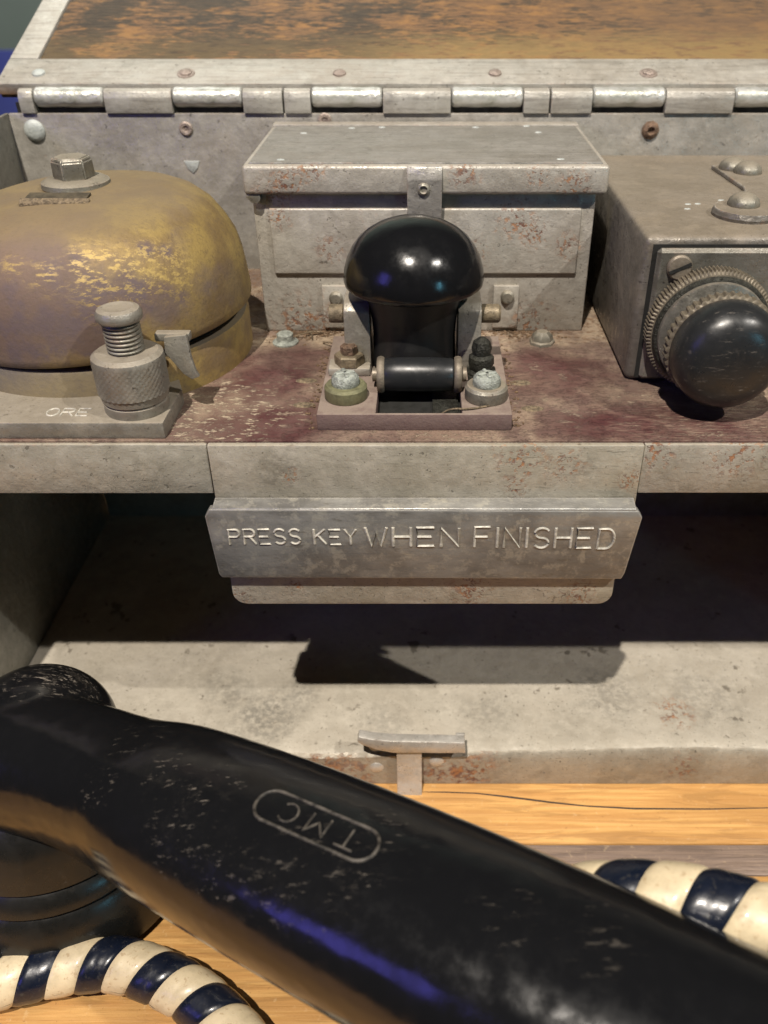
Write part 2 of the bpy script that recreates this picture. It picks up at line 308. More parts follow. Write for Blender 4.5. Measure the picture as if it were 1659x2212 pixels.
def m_pine(name, c1, c2, line, off=0, scale=1.0):
    m = M(name)
    wv = m.noise(2.4 * scale, 4, 0.6, (26, 1, 1), off, dist=0.4)
    big = m.noise(16, 3, 0.5, (4, 1, 1), off + 2)
    col = m.mix(m.ramp(wv, 0.36, 0.62), c1, c2)
    col = m.mix(m.mul(m.ramp(big, 0.42, 0.62), 0.7), col, tuple(x * .85 for x in c2))
    col = m.mix(m.mul(m.ramp(m.noise(6 * scale, 5, 0.65, (9, 1, 1), off + 11, dist=1.2), 0.50, 0.60), 0.45), col, tuple(x * .6 for x in c2))
    col = m.mix(m.mul(m.ramp(m.noise(2.0, 4, 0.7, off=off + 14), 0.66, 0.70), 0.6), col, line)
    col = m.mix(m.mul(m.ramp(m.noise(1.2, 4, 0.7, (30, 1, 1), off + 5), 0.60, 0.70), 0.35), col, line)
    col = m.mix(m.mul(m.ramp(m.noise(3.5, 5, 0.7, (1, 1.4, 1), off + 8), 0.60, 0.70), 0.22), col, (0.75, 0.58, 0.34))
    col = m.mix(m.mul(m.ramp(m.noise(0.8, 3, 0.7, off=off), 0.55, 0.75), 0.25), col, line)
    return m.done(col, m.ramp(wv, 0.3, 0.7, 0.42, 0.62), 0.0, m.bump(wv, 0.35, m.bump(m.noise(0.9, 4), 0.06)))
MAT['pine'] = m_pine('varnished_pine', (0.62, 0.355, 0.12), (0.48, 0.245, 0.072), (0.24, 0.11, 0.03))
MAT['pine2'] = m_pine('varnished_pine_darker', (0.56, 0.325, 0.115), (0.44, 0.23, 0.07), (0.2, 0.09, 0.03), 6)
MAT['greywood'] = m_pine('weathered_grey_wood', (0.26, 0.19, 0.145), (0.20, 0.145, 0.115), (0.10, 0.07, 0.055), 3, 0.6)
MAT['crack'] = m_plain('dark_crack', (0.035, 0.028, 0.025), 0.9)

def m_lidwood():
    m = M('stained_lid_board')
    a = m.noise(3.6, 6, 0.72, (3.2, 1, 1), 1)
    b = m.noise(26, 4, 0.6, (1.4, 1, 1), 4)
    st = m.noise(1.1, 6, 0.78, (7, 1, 1), 6)
    base = m.mix(m.ramp(st, 0.40, 0.60), (0.30, 0.165, 0.075), (0.155, 0.090, 0.050))
    base = m.mix(m.mul(m.ramp(m.noise(6, 6, 0.75, (2.4, 1, 1), 9), 0.50, 0.60), 0.7), base, (0.44, 0.225, 0.075))
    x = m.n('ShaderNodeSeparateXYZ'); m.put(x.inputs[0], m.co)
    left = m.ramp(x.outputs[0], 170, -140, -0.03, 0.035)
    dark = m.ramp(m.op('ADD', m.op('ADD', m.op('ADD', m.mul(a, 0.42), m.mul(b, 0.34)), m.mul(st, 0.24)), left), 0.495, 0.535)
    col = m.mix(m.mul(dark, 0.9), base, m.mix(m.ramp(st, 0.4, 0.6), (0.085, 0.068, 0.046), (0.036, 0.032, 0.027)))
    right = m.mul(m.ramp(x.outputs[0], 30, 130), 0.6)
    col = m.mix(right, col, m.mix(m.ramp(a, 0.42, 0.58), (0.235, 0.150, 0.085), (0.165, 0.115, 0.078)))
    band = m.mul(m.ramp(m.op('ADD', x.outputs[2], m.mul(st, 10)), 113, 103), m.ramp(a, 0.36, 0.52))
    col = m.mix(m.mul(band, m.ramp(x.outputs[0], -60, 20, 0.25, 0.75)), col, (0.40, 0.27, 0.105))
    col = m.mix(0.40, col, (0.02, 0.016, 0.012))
    return m.done(col, 0.62, 0.0, m.bump(st, 0.35), spec=0.25)
MAT['lidwood'] = m_lidwood()

def m_cream(name, c, rough, spk, dark):
    m = M(name)
    col = m.mix(m.ramp(m.noise(7, 5, 0.65), 0.4, 0.65), c, tuple(x * 0.82 for x in c))
    col = m.mix(m.mul(m.ramp(m.noise(1.8, 4, 0.7, off=3), 0.56, 0.68), spk), col, dark)
    return m.done(col, m.ramp(m.noise(5, 4), 0.3, 0.7, rough, rough + 0.15), 0.0, m.bump(m.noise(1.6, 4, 0.6), 0.08), coat=0.2)
MAT['cream'] = m_cream('cream_cord_sleeve', (0.60, 0.50, 0.33), 0.36, 0.7, (0.36, 0.25, 0.14))
MAT['navy'] = m_cream('navy_cord_sleeve', (0.005, 0.008, 0.018), 0.24, 0.5, (0.05, 0.048, 0.045))
MAT['wall'] = m_plain('grey_room_wall', (0.10, 0.115, 0.10), 0.8, 0, 0.2, 0.0, 600)
MAT['bluepanel'] = m_plain('blue_display_board', (0.030, 0.036, 0.16), 0.6, 0, 0.2, 0.0, 600)

# ------------------------------------------------------------------ geometry kit (units -> metres on linking)
WL = {}
def link(name, me, mat, parent, loc, smooth):
    o = bpy.data.objects.new(name, me); C.objects.link(o)
    base = WL.get(parent.name, Vector((0, 0, 0))) if parent else Vector((0, 0, 0))
    loc = Vector(loc)
    if parent: o.parent = parent
    o.location = (loc - base) * S
    WL[o.name] = loc
    return o
def part(name, bm, mat, parent=None, loc=(0, 0, 0), smooth=35, mats=None, label=None):
    bm.normal_update()
    for v in bm.verts: v.co *= S
    me = bpy.data.meshes.new(name); bm.to_mesh(me); bm.free()
    for mm in (mats or [mat]): me.materials.append(MAT[mm])
    if smooth:
        for p in me.polygons: p.use_smooth = True
        me.set_sharp_from_angle(angle=radians(smooth))
    o = link(name, me, mat, parent, loc, smooth)
    if label: o['label'] = label
    return o
def again(src, parent, loc, rot=None, label=None):
    o = src.copy(); C.objects.link(o); o.parent = parent
    base = WL.get(parent.name, Vector((0, 0, 0))); o.location = (Vector(loc) - base) * S; WL[o.name] = Vector(loc)
    if rot: o.rotation_euler = rot
    if label: o['label'] = label
    return o
def empty(name, loc, label, cat):
    o = bpy.data.objects.new(name, None); C.objects.link(o); o.location = Vector(loc) * S
    o.empty_display_size = 0.01; WL[o.name] = Vector(loc); o['label'] = label; o['category'] = cat; return o
def tag(o, label, cat): o['label'] = label; o['category'] = cat; return o
def structure(o): o['kind'] = 'structure'; return o

def box(x0, x1, y0, y1, z0, z1, bev=0.0, seg=2, bm=None):
    t = bmesh.new()
    bmesh.ops.create_cube(t, size=1, matrix=Matrix.Translation(((x0 + x1) / 2, (y0 + y1) / 2, (z0 + z1) / 2)) @ Matrix.Diagonal((x1 - x0, y1 - y0, z1 - z0, 1)))
    if bev: bmesh.ops.bevel(t, geom=t.edges[:], offset=bev, segments=seg, profile=0.5, affect='EDGES', clamp_overlap=True)
    return merge(bm, t)
def merge(bm, t, mi=0):
    if bm is None: return t
    me = bpy.data.meshes.new('tmp'); t.to_mesh(me); t.free(); bm.from_mesh(me); bpy.data.meshes.remove(me); return bm
def prism(pts, axis, a, b, bev=0.0, seg=2, bm=None):
    """polygon pts (two coordinates) pushed along axis from a to b"""
    def P(p, q):
        return {'x': (q, p[0], p[1]), 'y': (p[0], q, p[1]), 'z': (p[0], p[1], q)}[axis]
    t = bmesh.new()
    lo = [t.verts.new(P(p, a)) for p in pts]; hi = [t.verts.new(P(p, b)) for p in pts]
    n = len(pts); t.faces.new(lo); t.faces.new(hi[::-1])
    for i in range(n): t.faces.new((lo[i], hi[i], hi[(i + 1) % n], lo[(i + 1) % n]))
    bmesh.ops.recalc_face_normals(t, faces=t.faces[:])
    if bev:
        bmesh.ops.bevel(t, geom=[e for e in t.edges if e.calc_face_angle(0) > 0.3], offset=bev, segments=seg, profile=0.5, affect='EDGES', clamp_overlap=True)
    return merge(bm, t)
def lathe(prof, c=(0, 0, 0), axis='z', n=64, teeth=None, bm=None):
    """prof: (r, h) pairs; teeth = (h0, h1, count, depth) modulates the radius between two heights"""
    t = bmesh.new(); rings = []
    for r, h in prof:
        ring = []
        if r < 1e-6:
            rings.append([t.verts.new((0, 0, h))]); continue
        for i in range(n):
            a = 2 * pi * i / n; rr = r
            if teeth and teeth[0] - 1e-6 <= h <= teeth[1] + 1e-6: rr += teeth[3] * (0 if (i // 2) % 2 else 1)
            ring.append(t.verts.new((rr * cos(a), rr * sin(a), h)))
        rings.append(ring)
    for A, B in zip(rings, rings[1:]):
        if len(A) == 1 and len(B) == 1: continue
        if len(A) == 1:
            for i in range(n): t.faces.new((A[0], B[i], B[(i + 1) % n]))
        elif len(B) == 1:
            for i in range(n): t.faces.new((A[i], B[0], A[(i + 1) % n]))
        else:
            for i in range(n): t.faces.new((A[i], A[(i + 1) % n], B[(i + 1) % n], B[i]))
    for R in (rings[0], rings[-1]):
        if len(R) > 1: t.faces.new(R)
    bmesh.ops.recalc_face_normals(t, faces=t.faces[:])
    rot = {'z': Matrix.Identity(4), '-y': Matrix.Rotation(pi / 2, 4, 'X'), 'x': Matrix.Rotation(pi / 2, 4, 'Y')}[axis]
    bmesh.ops.transform(t, matrix=Matrix.Translation(c) @ rot, verts=t.verts[:])
    return merge(bm, t)
def arc(r, h, r2, h2, n=5, bulge=1):
    """quarter-ish rounding between two profile points"""
    out = []
    for i in range(n + 1):
        a = i / n * pi / 2
        out.append((r + (r2 - r) * (1 - cos(a)), h + (h2 - h) * sin(a)) if bulge > 0 else (r + (r2 - r) * sin(a), h + (h2 - h) * (1 - cos(a))))
    return out
def tube(pts, r, n=8, bm=None, closed=False):
    t = bm or bmesh.new(); P = [Vector(p) for p in pts]; rings = []
    up = Vector((0, 0, 1)); m = len(P)
    for i, p in enumerate(P):
        a = P[(i - 1) % m] if closed or i else P[0]; b = P[(i + 1) % m] if closed or i < m - 1 else P[-1]
        d = (b - a).normalized(); s = d.cross(up)
        if s.length < 1e-4: s = d.cross(Vector((0, 1, 0)))
        s.normalize(); q = s.cross(d)
        rings.append([t.verts.new(p + r * (cos(2 * pi * k / n) * s + sin(2 * pi * k / n) * q)) for k in range(n)])
    for i in range(m if closed else m - 1):
        A, B = rings[i], rings[(i + 1) % m]
        for k in range(n): t.faces.new((A[k], A[(k + 1) % n], B[(k + 1) % n], B[k]))
    if not closed: t.faces.new(rings[0][::-1]); t.faces.new(rings[-1])
    bmesh.ops.recalc_face_normals(t, faces=t.faces[:])
    return t
def spline(pts, n=12):
    P = [Vector(p) for p in pts]; P = [2 * P[0] - P[1]] + P + [2 * P[-1] - P[-2]]; out = []
    for i in range(1, len(P) - 2):
        for k in range(n):
            t = k / n; a, b, c, d = P[i - 1], P[i], P[i + 1], P[i + 2]
            out.append(0.5 * ((2 * b) + (c - a) * t + (2 * a - 5 * b + 4 * c - d) * t * t + (3 * b - a - 3 * c + d) * t ** 3))
    out.append(P[-2]); return out
# single-stroke capitals on a 0..1 box, each a list of polylines
def _arc(cx, cy, rx, ry, a0, a1, n=10): return [(cx + rx * cos(radians(a0 + (a1 - a0) * i / n)), cy + ry * sin(radians(a0 + (a1 - a0) * i / n))) for i in range(n + 1)]
GL = {
 'P': [[(0, 0), (0, 1), (.6, 1)] + _arc(.6, .75, .35, .25, 90, -90) + [(0, .5)]],
 'R': [[(0, 0), (0, 1), (.6, 1)] + _arc(.6, .75, .35, .25, 90, -90) + [(0, .5)], [(.5, .5), (1, 0)]],
 'E': [[(.95, 0), (0, 0), (0, 1), (.95, 1)], [(0, .5), (.8, .5)]],
 'S': [_arc(.5, .75, .45, .25, 30, 270, 12) + _arc(.5, .25, .45, .25, 90, -150, 12)],
 'K': [[(0, 0), (0, 1)], [(.95, 1), (0, .42)], [(.3, .6), (1, 0)]],
 'Y': [[(0, 1), (.5, .5), (1, 1)], [(.5, .5), (.5, 0)]],
 'W': [[(0, 1), (.28, 0), (.5, .8), (.72, 0), (1, 1)]],
 'H': [[(0, 0), (0, 1)], [(1, 0), (1, 1)], [(0, .5), (1, .5)]],
 'N': [[(0, 0), (0, 1), (1, 0), (1, 1)]],
 'F': [[(0, 0), (0, 1), (.95, 1)], [(0, .5), (.8, .5)]],
 'I': [[(.5, 0), (.5, 1)]],
 'D': [[(0, 0), (0, 1), (.5, 1)] + _arc(.5, .5, .5, .5, 90, -90, 12) + [(0, 0)]],
 'O': [_arc(.5, .5, .5, .5, 0, 360, 20)],
 'T': [[(.5, 0), (.5, 1)], [(0, 1), (1, 1)]],
 'M': [[(0, 0), (0, 1), (.5, .35), (1, 1), (1, 0)]],
 'C': [_arc(.5, .5, .5, .5, 45, 315, 14)],
}

# ================================================================== the room behind
structure(part('room_wall', box(-3000, 3000, 1900, 1930, -900, 2500), 'wall'))
structure(part('room_floor', box(-3000, 3000, -1200, 1900, -930, -900), 'wall'))
dp = part('display_board', box(-1500, 600, 1750, 1770, -900, -62, 2), 'bluepanel')
tag(dp, 'dark blue display board standing far behind the telephone at left', 'display board')

# ================================================================== the table
TZ = -182
tb = empty('wooden_table', (0, 0, TZ - 30), 'varnished pine table top with a grey board, under the telephone', 'table')
def plank(y0, y1, mat, label=None):
    bm = box(-520, 520, y0 + 0.25, y1 - 0.25, TZ - 24, TZ, 0.5)
    return part('plank', bm, mat, tb, label=label)
plank(-33.8, 70, 'pine'); plank(-48.8, -33.8, 'greywood', 'narrow weathered grey plank'); plank(-170, -48.8, 'pine2'); plank(70, 190, 'pine2'); plank(190, 420, 'pine'); plank(-330, -170, 'pine')
# the long crack in the first plank
ck = bmesh.new(); pts = [(-4, -6.3), (10, -6.6), (24, -7.2), (40, -9.4), (58, -12.2), (74, -14.2), (96, -15.6), (130, -15.8), (180, -14.5)]
W = [0.1, .35, .3, .5, .45, .35, .45, .35, .1]
a = [ck.verts.new((x, y - w_, TZ + 0.06)) for (x, y), w_ in zip(pts, W)]; b = [ck.verts.new((x, y + w_, TZ + 0.06)) for (x, y), w_ in zip(pts, W)]
for i in range(len(pts) - 1): ck.faces.new((a[i], a[i + 1], b[i + 1], b[i]))
part('crack', ck, 'crack', tb)

# ================================================================== the telephone set
XL, XR, YB = -200, 262, 186
tel = empty('field_telephone', (0, 90, TZ), 'old grey metal telephone set with brass bell, black push key and open hinged lid', 'telephone set')
P = lambda name, bm, mat, parent=tel, **k: part(name, bm, mat, parent, **k)

# case walls
P('back_wall', box(XL, XR, YB, YB + 2, -180, 75.5, 0.6), 'backwall')
P('side_wall', box(XL - 2.2, XL - 0.1, 0.5, YB + 2, -181.5, 75.4, 0.6), 'sidepaint')
P('side_wall', box(XR + 0.1, XR + 2.2, 0.5, YB + 2, -181.5, 75.4, 0.6), 'sidepaint')
# floor with folded front lip, the lip dented at the latch
t = bmesh.new(); NX = 240; rows = []
def dent(x):
    g = lambda c, w_: math.exp(-((x - c) / w_) ** 2)
    return -2.8 * g(-46, 34) + 0.9 * g(-125, 40) - 1.8 * g(4, 18) - 0.8 * g(30, 20) + 1.6 * g(120, 40) + 0.25 * sin(x * .31) + .2 * sin(x * .83)
def sect(x):
    d = dent(x); out = d * 0.35
    return [(YB - .2, -160.0), (110, -160.0), (60, -160), (30, -160 + .2 * d), (12, -160 + .5 * d), (5, -160 + .85 * d), (2, -160.2 + d), (.6, -160.9 + d), (-.2 + out * .3, -162 + d), (-.8 - out * .3, -165 + d * .8), (-1.2 - out * .5, -170 + .5 * d), (-1.0, -176), (-.8, -181), (0.2, -181.8)]
for i in range(NX + 1):
    x = XL + .2 + (XR - XL - .4) * i / NX
    rows.append([t.verts.new((x, y, z + 0.12 * noise.noise(Vector((x * .1, y * .1, z * .2))))) for y, z in sect(x)])
for A, B in zip(rows, rows[1:]):
    for k in range(len(A) - 1): t.faces.new((A[k], B[k], B[k + 1], A[k + 1]))
bmesh.ops.recalc_face_normals(t, faces=t.faces[:])
for f in t.faces: f.material_index = 0 if f.calc_center_median().y > 1.2 else 1
bmesh.ops.solidify(t, geom=t.faces[:], thickness=1.2)
P('floor_pan', t, 'floor', mats=['floor', 'lip'])
# shelf, fascia
P('shelf', box(XL, XR, 1.75, YB - .1, -3, 0, 0.25), 'shelf', smooth=0)
P('fascia', box(XL - 2.2, -76.6, -0.3, 1.6, -20.9, -0.55, 0.45), 'fascia'); P('fascia', box(77.4, XR + 2.2, -0.3, 1.6, -20.7, -0.55, 0.45), 'fascia')
P('shelf_return', box(XL, XR, 1.9, 6, -20.4, -3.1, 0.4), 'fascia')
cp = P('centre_plate', box(-76.2, 77.1, -1.0, 1.5, -30, -0.5, 0.45), 'centre')
def rr(x0, x1, z0, z1, r, n=6, top=False):
    pts = []
    for i in range(n + 1): a = pi + i / n * pi / 2; pts.append((x0 + r + r * cos(a), z0 + r + r * sin(a)))
    for i in range(n + 1): a = 1.5 * pi + i / n * pi / 2; pts.append((x1 - r + r * cos(a), z0 + r + r * sin(a)))
    if top:
        for i in range(n + 1): a = i / n * pi / 2; pts.append((x1 - r + r * cos(a), z1 - r + r * sin(a)))
        for i in range(n + 1): a = pi / 2 + i / n * pi / 2; pts.append((x0 + r + r * cos(a), z1 - r + r * sin(a)))
    else: pts += [(x1, z1), (x0, z1)]
    return pts
P('lower_lip', prism(rr(-74.7, 73.2, -70.3, -25, 5.5), 'y', -4.0, -1.2, 0.5), 'centre')
npl = P('name_plate', prism([(-76.6, -54.2), (74.6, -54.9), (75.6, -52.0), (78.6, -26.6), (76.8, -23.9), (-77.4, -23.2), (-79.2, -26.2), (-77.6, -52.6)], 'y', -7.5, -4.1, 0.4, 2), 'plate')
P('plate_fold', prism([(-7.3, -23.6), (-6.9, -22.9), (-1.2, -22.0), (-1.2, -24.2), (-4.2, -26)], 'x', -76.2, 76.0, 0.15, 1), 'plate', parent=npl)
def write(text, x0, x1, zb0, zb1, h, r, y=-7.55, gap=0.30, parent=npl, jit=0.15, cond=0.78):
    widths = {'I': 0.14, 'W': 1.2, 'M': 1.2}
    ws = [widths.get(c, 1.0) for c in text]; tot = sum(ws) + gap * (len(text) - 1); k = (x1 - x0) / tot; x = x0
    rnd = random.Random(len(text) + int(x0))
    for c, w_ in zip(text, ws):
        zb = zb0 + (zb1 - zb0) * (x - x0) / (x1 - x0) + rnd.uniform(-jit, jit); bm = bmesh.new()
        for line in GL[c]:
            off = -(1 - w_) * .5 if c == 'I' else 0
            pp = [(x + (u * (w_ if c != 'I' else 1) + off) * k, y, zb + v * h) for u, v in line]
            tube([(a_ + .22, b_ + .68, c_ - .28) for a_, b_, c_ in pp], .78, 6, bm)  # dark strokes offset down-right: root grime plus painted shade for contrast
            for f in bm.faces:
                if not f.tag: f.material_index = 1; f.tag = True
            tube(pp, r, 6, bm)
            for f in bm.faces: f.tag = True
        part('letter', bm, 'letter', parent, mats=['letter', 'grimeshade'])
        x += (w_ + gap) * k
write('PRESS', -71.6, -45.4, -38.3, -38.1, 6.6, 0.48, y=-7.5, gap=.34)
write('KEY', -40.4, -25.0, -38.3, -38.4, 6.6, 0.48, y=-7.5, gap=.34)
write('WHEN', -21.6, 12.6, -39.2, -39.4, 8.3, 0.60, y=-7.5, gap=0.36)
write('FINISHED', 18.4, 69.6, -39.6, -40.4, 8.9, 0.54, y=-7.5, gap=0.36)

# rivets and screws on the case
rv = P('rivet', lathe([(5.0, 0), (5.0, 0.5), (4.4, 1.3), (2.6, 2.0), (0, 2.2)], axis='-y', n=28), 'whitepaint', loc=(-189, YB, 67.9))
rv2 = P('rivet', lathe([(3.3, 0), (3.3, .5), (2.6, 1.1), (1.6, 1.0), (1.1, .3), (0, .3)], axis='-y', n=24), 'copper', loc=(-115.5, YB, 68.7))
again(rv2, tel, (-48, YB, 72.6))
P('rivet', lathe([(4.4, 0), (4.0, .8), (3.1, 1.5), (2.0, 2.2), (1.4, .9), (0, .6)], axis='-y', n=9), 'rustbrown', loc=(109.5, YB, 68.0), label='rusted brown rivet')
P('paint_drip', prism([(-119, 54), (-111, 54), (-112.5, 50.5), (-115, 48), (-117.5, 50.5)], 'y', YB - .5, YB + .2, .4), 'whitepaint')

# hinge
hz, hy = 82.2, 188.8
edges = [(-185.6, -152.8), (-119.7, -86.9), (-53.7, -20.3), (13.0, 46.7), (80.3, 114.3), (147.7, 181), (215, 248)]
leafs = [(-192.9, -186.1), (-152.3, -120.2), (-86.4, -67.6), (-66.8, -54.2), (-19.8, 12.5), (47.2, 59.4), (60.3, 79.8), (114.8, 147.2), (181.5, 214.5), (248.5, 258)]
for i, (a0, a1) in enumerate(edges):
    bm = lathe([(3.6, 0), (4.3, .8), (4.45, 3)] + [(4.4 + .12 * sin(k * 1.7 + i), (a1 - a0) * k / 8) for k in range(1, 8)] + [(4.3, a1 - a0 - .8), (3.6, a1 - a0)], axis='x', n=24)
    P('hinge_knuckle', bm, 'knuckle', loc=(a0, hy, hz))
for a0, a1 in leafs:
    P('hinge_leaf', prism([(184.6, 75.6), (184.4, 82.5), (185.4, 85.2), (188, 86.3), (191, 85.4), (193, 82.5), (193, 75.6)], 'x', a0, a1, 0.5), 'lidpaint')
P('hinge_pin', lathe([(2, XL + 6), (2, XR - 4)], c=(0, hy + 1.2, hz - .6), axis='x', n=12), 'corroded')
P('hinge_gap_shade', box(XL + 4, XR - 4, YB + 2.1, YB + 3.6, 60, 80), 'void')  # black sheet added as the shadowed gap behind the knuckles

# lid, leaning back about twenty degrees
LT = Matrix.Translation((0, 192, 88.5)) @ Matrix.Rotation(radians(20), 4, 'X')
def on_lid(bm): bmesh.ops.transform(bm, matrix=LT, verts=bm.verts[:]); return bm
lid = P('lid', on_lid(box(-204.5, 266, -2, 22, -5.5, 0, 0.7)), 'lidpaint')
part('side_rail', on_lid(box(-204.5, -190.4, 22.3, 330, -5.5, 0, 0.7)), 'lidpaint', lid)
part('side_rail', on_lid(box(252, 266, 22.3, 330, -5.5, 0, 0.7)), 'lidpaint', lid)
part('wood_panel', on_lid(box(-190.2, 251.8, 23.4, 330, -5.2, -1.2, 0.5)), 'lidwood', lid)
part('lid_backing', on_lid(box(-204, 265, -1, 330, -7.2, -5.7)), 'void', lid)
for i, x in enumerate((-186, -115, -41, 34, 108, 182, 257)):
    bm = lathe([(4.4, 0), (4.2, .4), (3.0, .5), (2.9, 1.0), (2.0, 1.5), (0, 1.7)] if i in (1, 4) else [(3.2, 0), (3.0, .8), (1.8, 1.4), (0, 1.6)], n=22)
    bmesh.ops.translate(bm, vec=(x, 7.4, 0), verts=bm.verts[:])
    part('rivet', on_lid(bm), 'whitepaint' if i in (0,) else 'copper', lid)

# ------------------------------------------------------------------ battery box
bb = P('battery_box', box(-70.6, 70.3, 101, 181, 0.05, 66, 0.8), 'boxfront')
part('embossed_panel', prism([(-64.3, 26.3), (64.9, 26.3), (64.9, 53.8), (-64.3, 53.8)], 'y', 99.5, 101.2, 1.1, 3), 'boxfront', bb)
bl = part('box_lid', box(-73, 74, 96.6, 183, 59.8, 71.2, 1.7, 3), 'boxfront', bb)
part('top_sheet', box(-70.4, 71.4, 99.4, 176, 70.9, 71.75, 0.4, 2), 'boxtop', bb)
part('rear_strip', box(-72, 73, 176.6, 184.5, 70.9, 72.2, 0.4), 'boxfront', bb)
part('lid_corner_tab', prism([(-72.6, 60), (-66.5, 60), (-66.8, 57.4), (-68.2, 56.0), (-70.6, 56.6), (-72.4, 58.6)], 'y', 97.6, 100.6, .4), 'bolt', bb)
clip = part('clip', prism([(96.5, 71.4), (95.4, 70.8), (94.2, 66.2), (94.8, 64.0), (94.9, 59.0), (97.0, 50.0), (98.2, 50.0), (96.2, 59.2), (96.1, 66), (96.5, 69.8)], 'x', -7.0, 7.0, 0.25, 1), 'latch', bb)
part('screw', lathe([(2.5, 0), (2.4, .8), (1.6, 1.3), (1.2, .5), (0, .5)], c=(-0.4, 94.9, 62.6), axis='-y', n=18), 'bolt', bb)
for k, (x, y) in enumerate(((-58, 104), (-55, 158), (-20, 172), (55, 105), (52, 160), (24, 172), (48, 175), (-34, 170))):
    bm = lathe([(1.1, 0), (.9, .3), (0, .5)], n=9); bmesh.ops.scale(bm, vec=(1.5, .8, 1), verts=bm.verts[:])
    part('chip', bm, 'whitepaint', bb, loc=(x, y, 71.75))
for s_, x0, x1 in ((-1, -44.5, -32), (1, 30, 41)):
    bp = part('foot_plate', box(x0, x1, 99.2, 101.1, 2.2, 21.3, .5), 'boxfront', bb)
sc1 = part('screw', lathe([(3, 0), (3, 1.2), (2.2, 2.2), (0, 2.4)], axis='-y', n=14, c=(0, 0, 0)), 'bolt', bb, loc=(-38.5, 99.2, 16.0))
again(sc1, bb, (36, 99.2, 16.5))

# ------------------------------------------------------------------ shelf screws
ss = P('shelf_screw', lathe([(5.6, 0), (5.6, .6), (3.9, 1.5), (3.6, 2.2), (3.6, 4.0), (2.8, 4.6), (0, 4.7)], n=26), 'verdigris', loc=(-60.4, 88, 0.02), label='pale blue-green corroded screw')
P('shelf_screw', lathe([(5.8, 0), (5.6, 1.0), (4.9, 1.6), (4.5, 3.4), (3.4, 4.4), (2.6, 5.2), (0, 5.2)], n=7), 'bolt', loc=(51, 88, 0.02))
for x, y, a_ in ((-47, 50, .2), (-45.5, 29, -.1), (38, 48, .1), (40.5, 26, .3)):
    bm = lathe([(3.6, 0), (3.1, .22), (1.8, .3), (1.2, .05), (0, .05)], n=9); bmesh.ops.scale(bm, vec=(1.25, .7, 1), verts=bm.verts[:]); P('filled_hole', bm, 'filler', loc=(x, y, 0.02))

# dirt crumbs gathered along the foot of the battery box
t = bmesh.new(); rnd = random.Random(3)
for k in range(520):
    zone_ = rnd.random()
    if zone_ < .45: x, y = rnd.gauss(-50, 9), 100.4 - abs(rnd.gauss(0, 4.5))
    elif zone_ < .75: x, y = rnd.gauss(42, 9), 100.4 - abs(rnd.gauss(0, 3.5))
    elif zone_ < .88: x, y = rnd.uniform(-44, -40), rnd.uniform(10, 90)
    else: x, y = rnd.uniform(32, 36), rnd.uniform(10, 85)
    r = rnd.uniform(.25, .75); t2 = bmesh.new(); bmesh.ops.create_icosphere(t2, subdivisions=1, radius=r)
    for v in t2.verts: v.co = Vector((v.co.x * rnd.uniform(.7, 1.5), v.co.y * rnd.uniform(.7, 1.3), v.co.z * rnd.uniform(.4, .9)))
    bmesh.ops.translate(t2, vec=(x, y, r * .3), verts=t2.verts[:]); merge(t, t2)
dc = P('dirt_crumbs', t, 'crumbs', smooth=0); dc['kind'] = 'stuff'
for (x0, y0), (x1, y1) in (((-57, 92), (-45, 97)), ((-44, 86), (-36, 78)), ((-52, 98), (-49, 90))):
    P('straw', tube(spline([(x0, y0, 1.2), ((x0 + x1) / 2 + .6, (y0 + y1) / 2, 2.2), (x1, y1, .9)], 5), .3, 5), 'filler')

# ------------------------------------------------------------------ push key
def cells(xs, ys, z0, z1, holes, bev=.5):
    t = bmesh.new(); g = {}
    def V(i, j, z): return g.setdefault((i, j, z), None) or g.__setitem__((i, j, z), t.verts.new((xs[i], ys[j], z))) or g[(i, j, z)]
    nx, ny = len(xs) - 1, len(ys) - 1; full = lambda i, j: 0 <= i < nx and 0 <= j < ny and (i, j) not in holes
    for i in range(nx):
        for j in range(ny):
            if not full(i, j): continue
            t.faces.new((V(i, j, z1), V(i + 1, j, z1), V(i + 1, j + 1, z1), V(i, j + 1, z1)))
            t.faces.new((V(i, j, z0), V(i, j + 1, z0), V(i + 1, j + 1, z0), V(i + 1, j, z0)))
            for di, dj, a_, b_ in ((-1, 0, (i, j + 1), (i, j)), (1, 0, (i + 1, j), (i + 1, j + 1)), (0, -1, (i, j), (i + 1, j)), (0, 1, (i + 1, j + 1), (i, j + 1))):
                if not full(i + di, j + dj): t.faces.new((V(*a_, z0), V(*b_, z0), V(*b_, z1), V(*a_, z1)))
    bmesh.ops.recalc_face_normals(t, faces=t.faces[:])
    if bev: bmesh.ops.bevel(t, geom=[e for e in t.edges if len(e.link_faces) == 2 and e.calc_face_angle(0) > 0.3], offset=bev, segments=2, profile=.5, affect='EDGES', clamp_overlap=True)
    return t
key = P('push_key', cells([-38.4, -17.4, 13.4, 31.2], [9, 10.4, 44, 80], 0.02, 6.5, {(1, 1)}, .45), 'keybase', label='black mushroom push key on a dusty maroon block')
K = lambda name, bm, mat, **k: part(name, bm, mat, key, **k)
K('slot_bottom', box(-17.3, 13.3, 10.5, 43.9, .05, .9), 'void')
K('contact_strip', box(3.0, 12.6, 13, 40, 1.0, 2.2, .3), 'corroded')
kx, ky = -4.0, 53
K('stem', lathe([(16.2, 6.5), (16.0, 14), (15.9, 20), (16.3, 26), (17.3, 31), (18.8, 35.5), (20.6, 39.4), (10, 42)], c=(kx, ky, 0), n=72), 'neck')
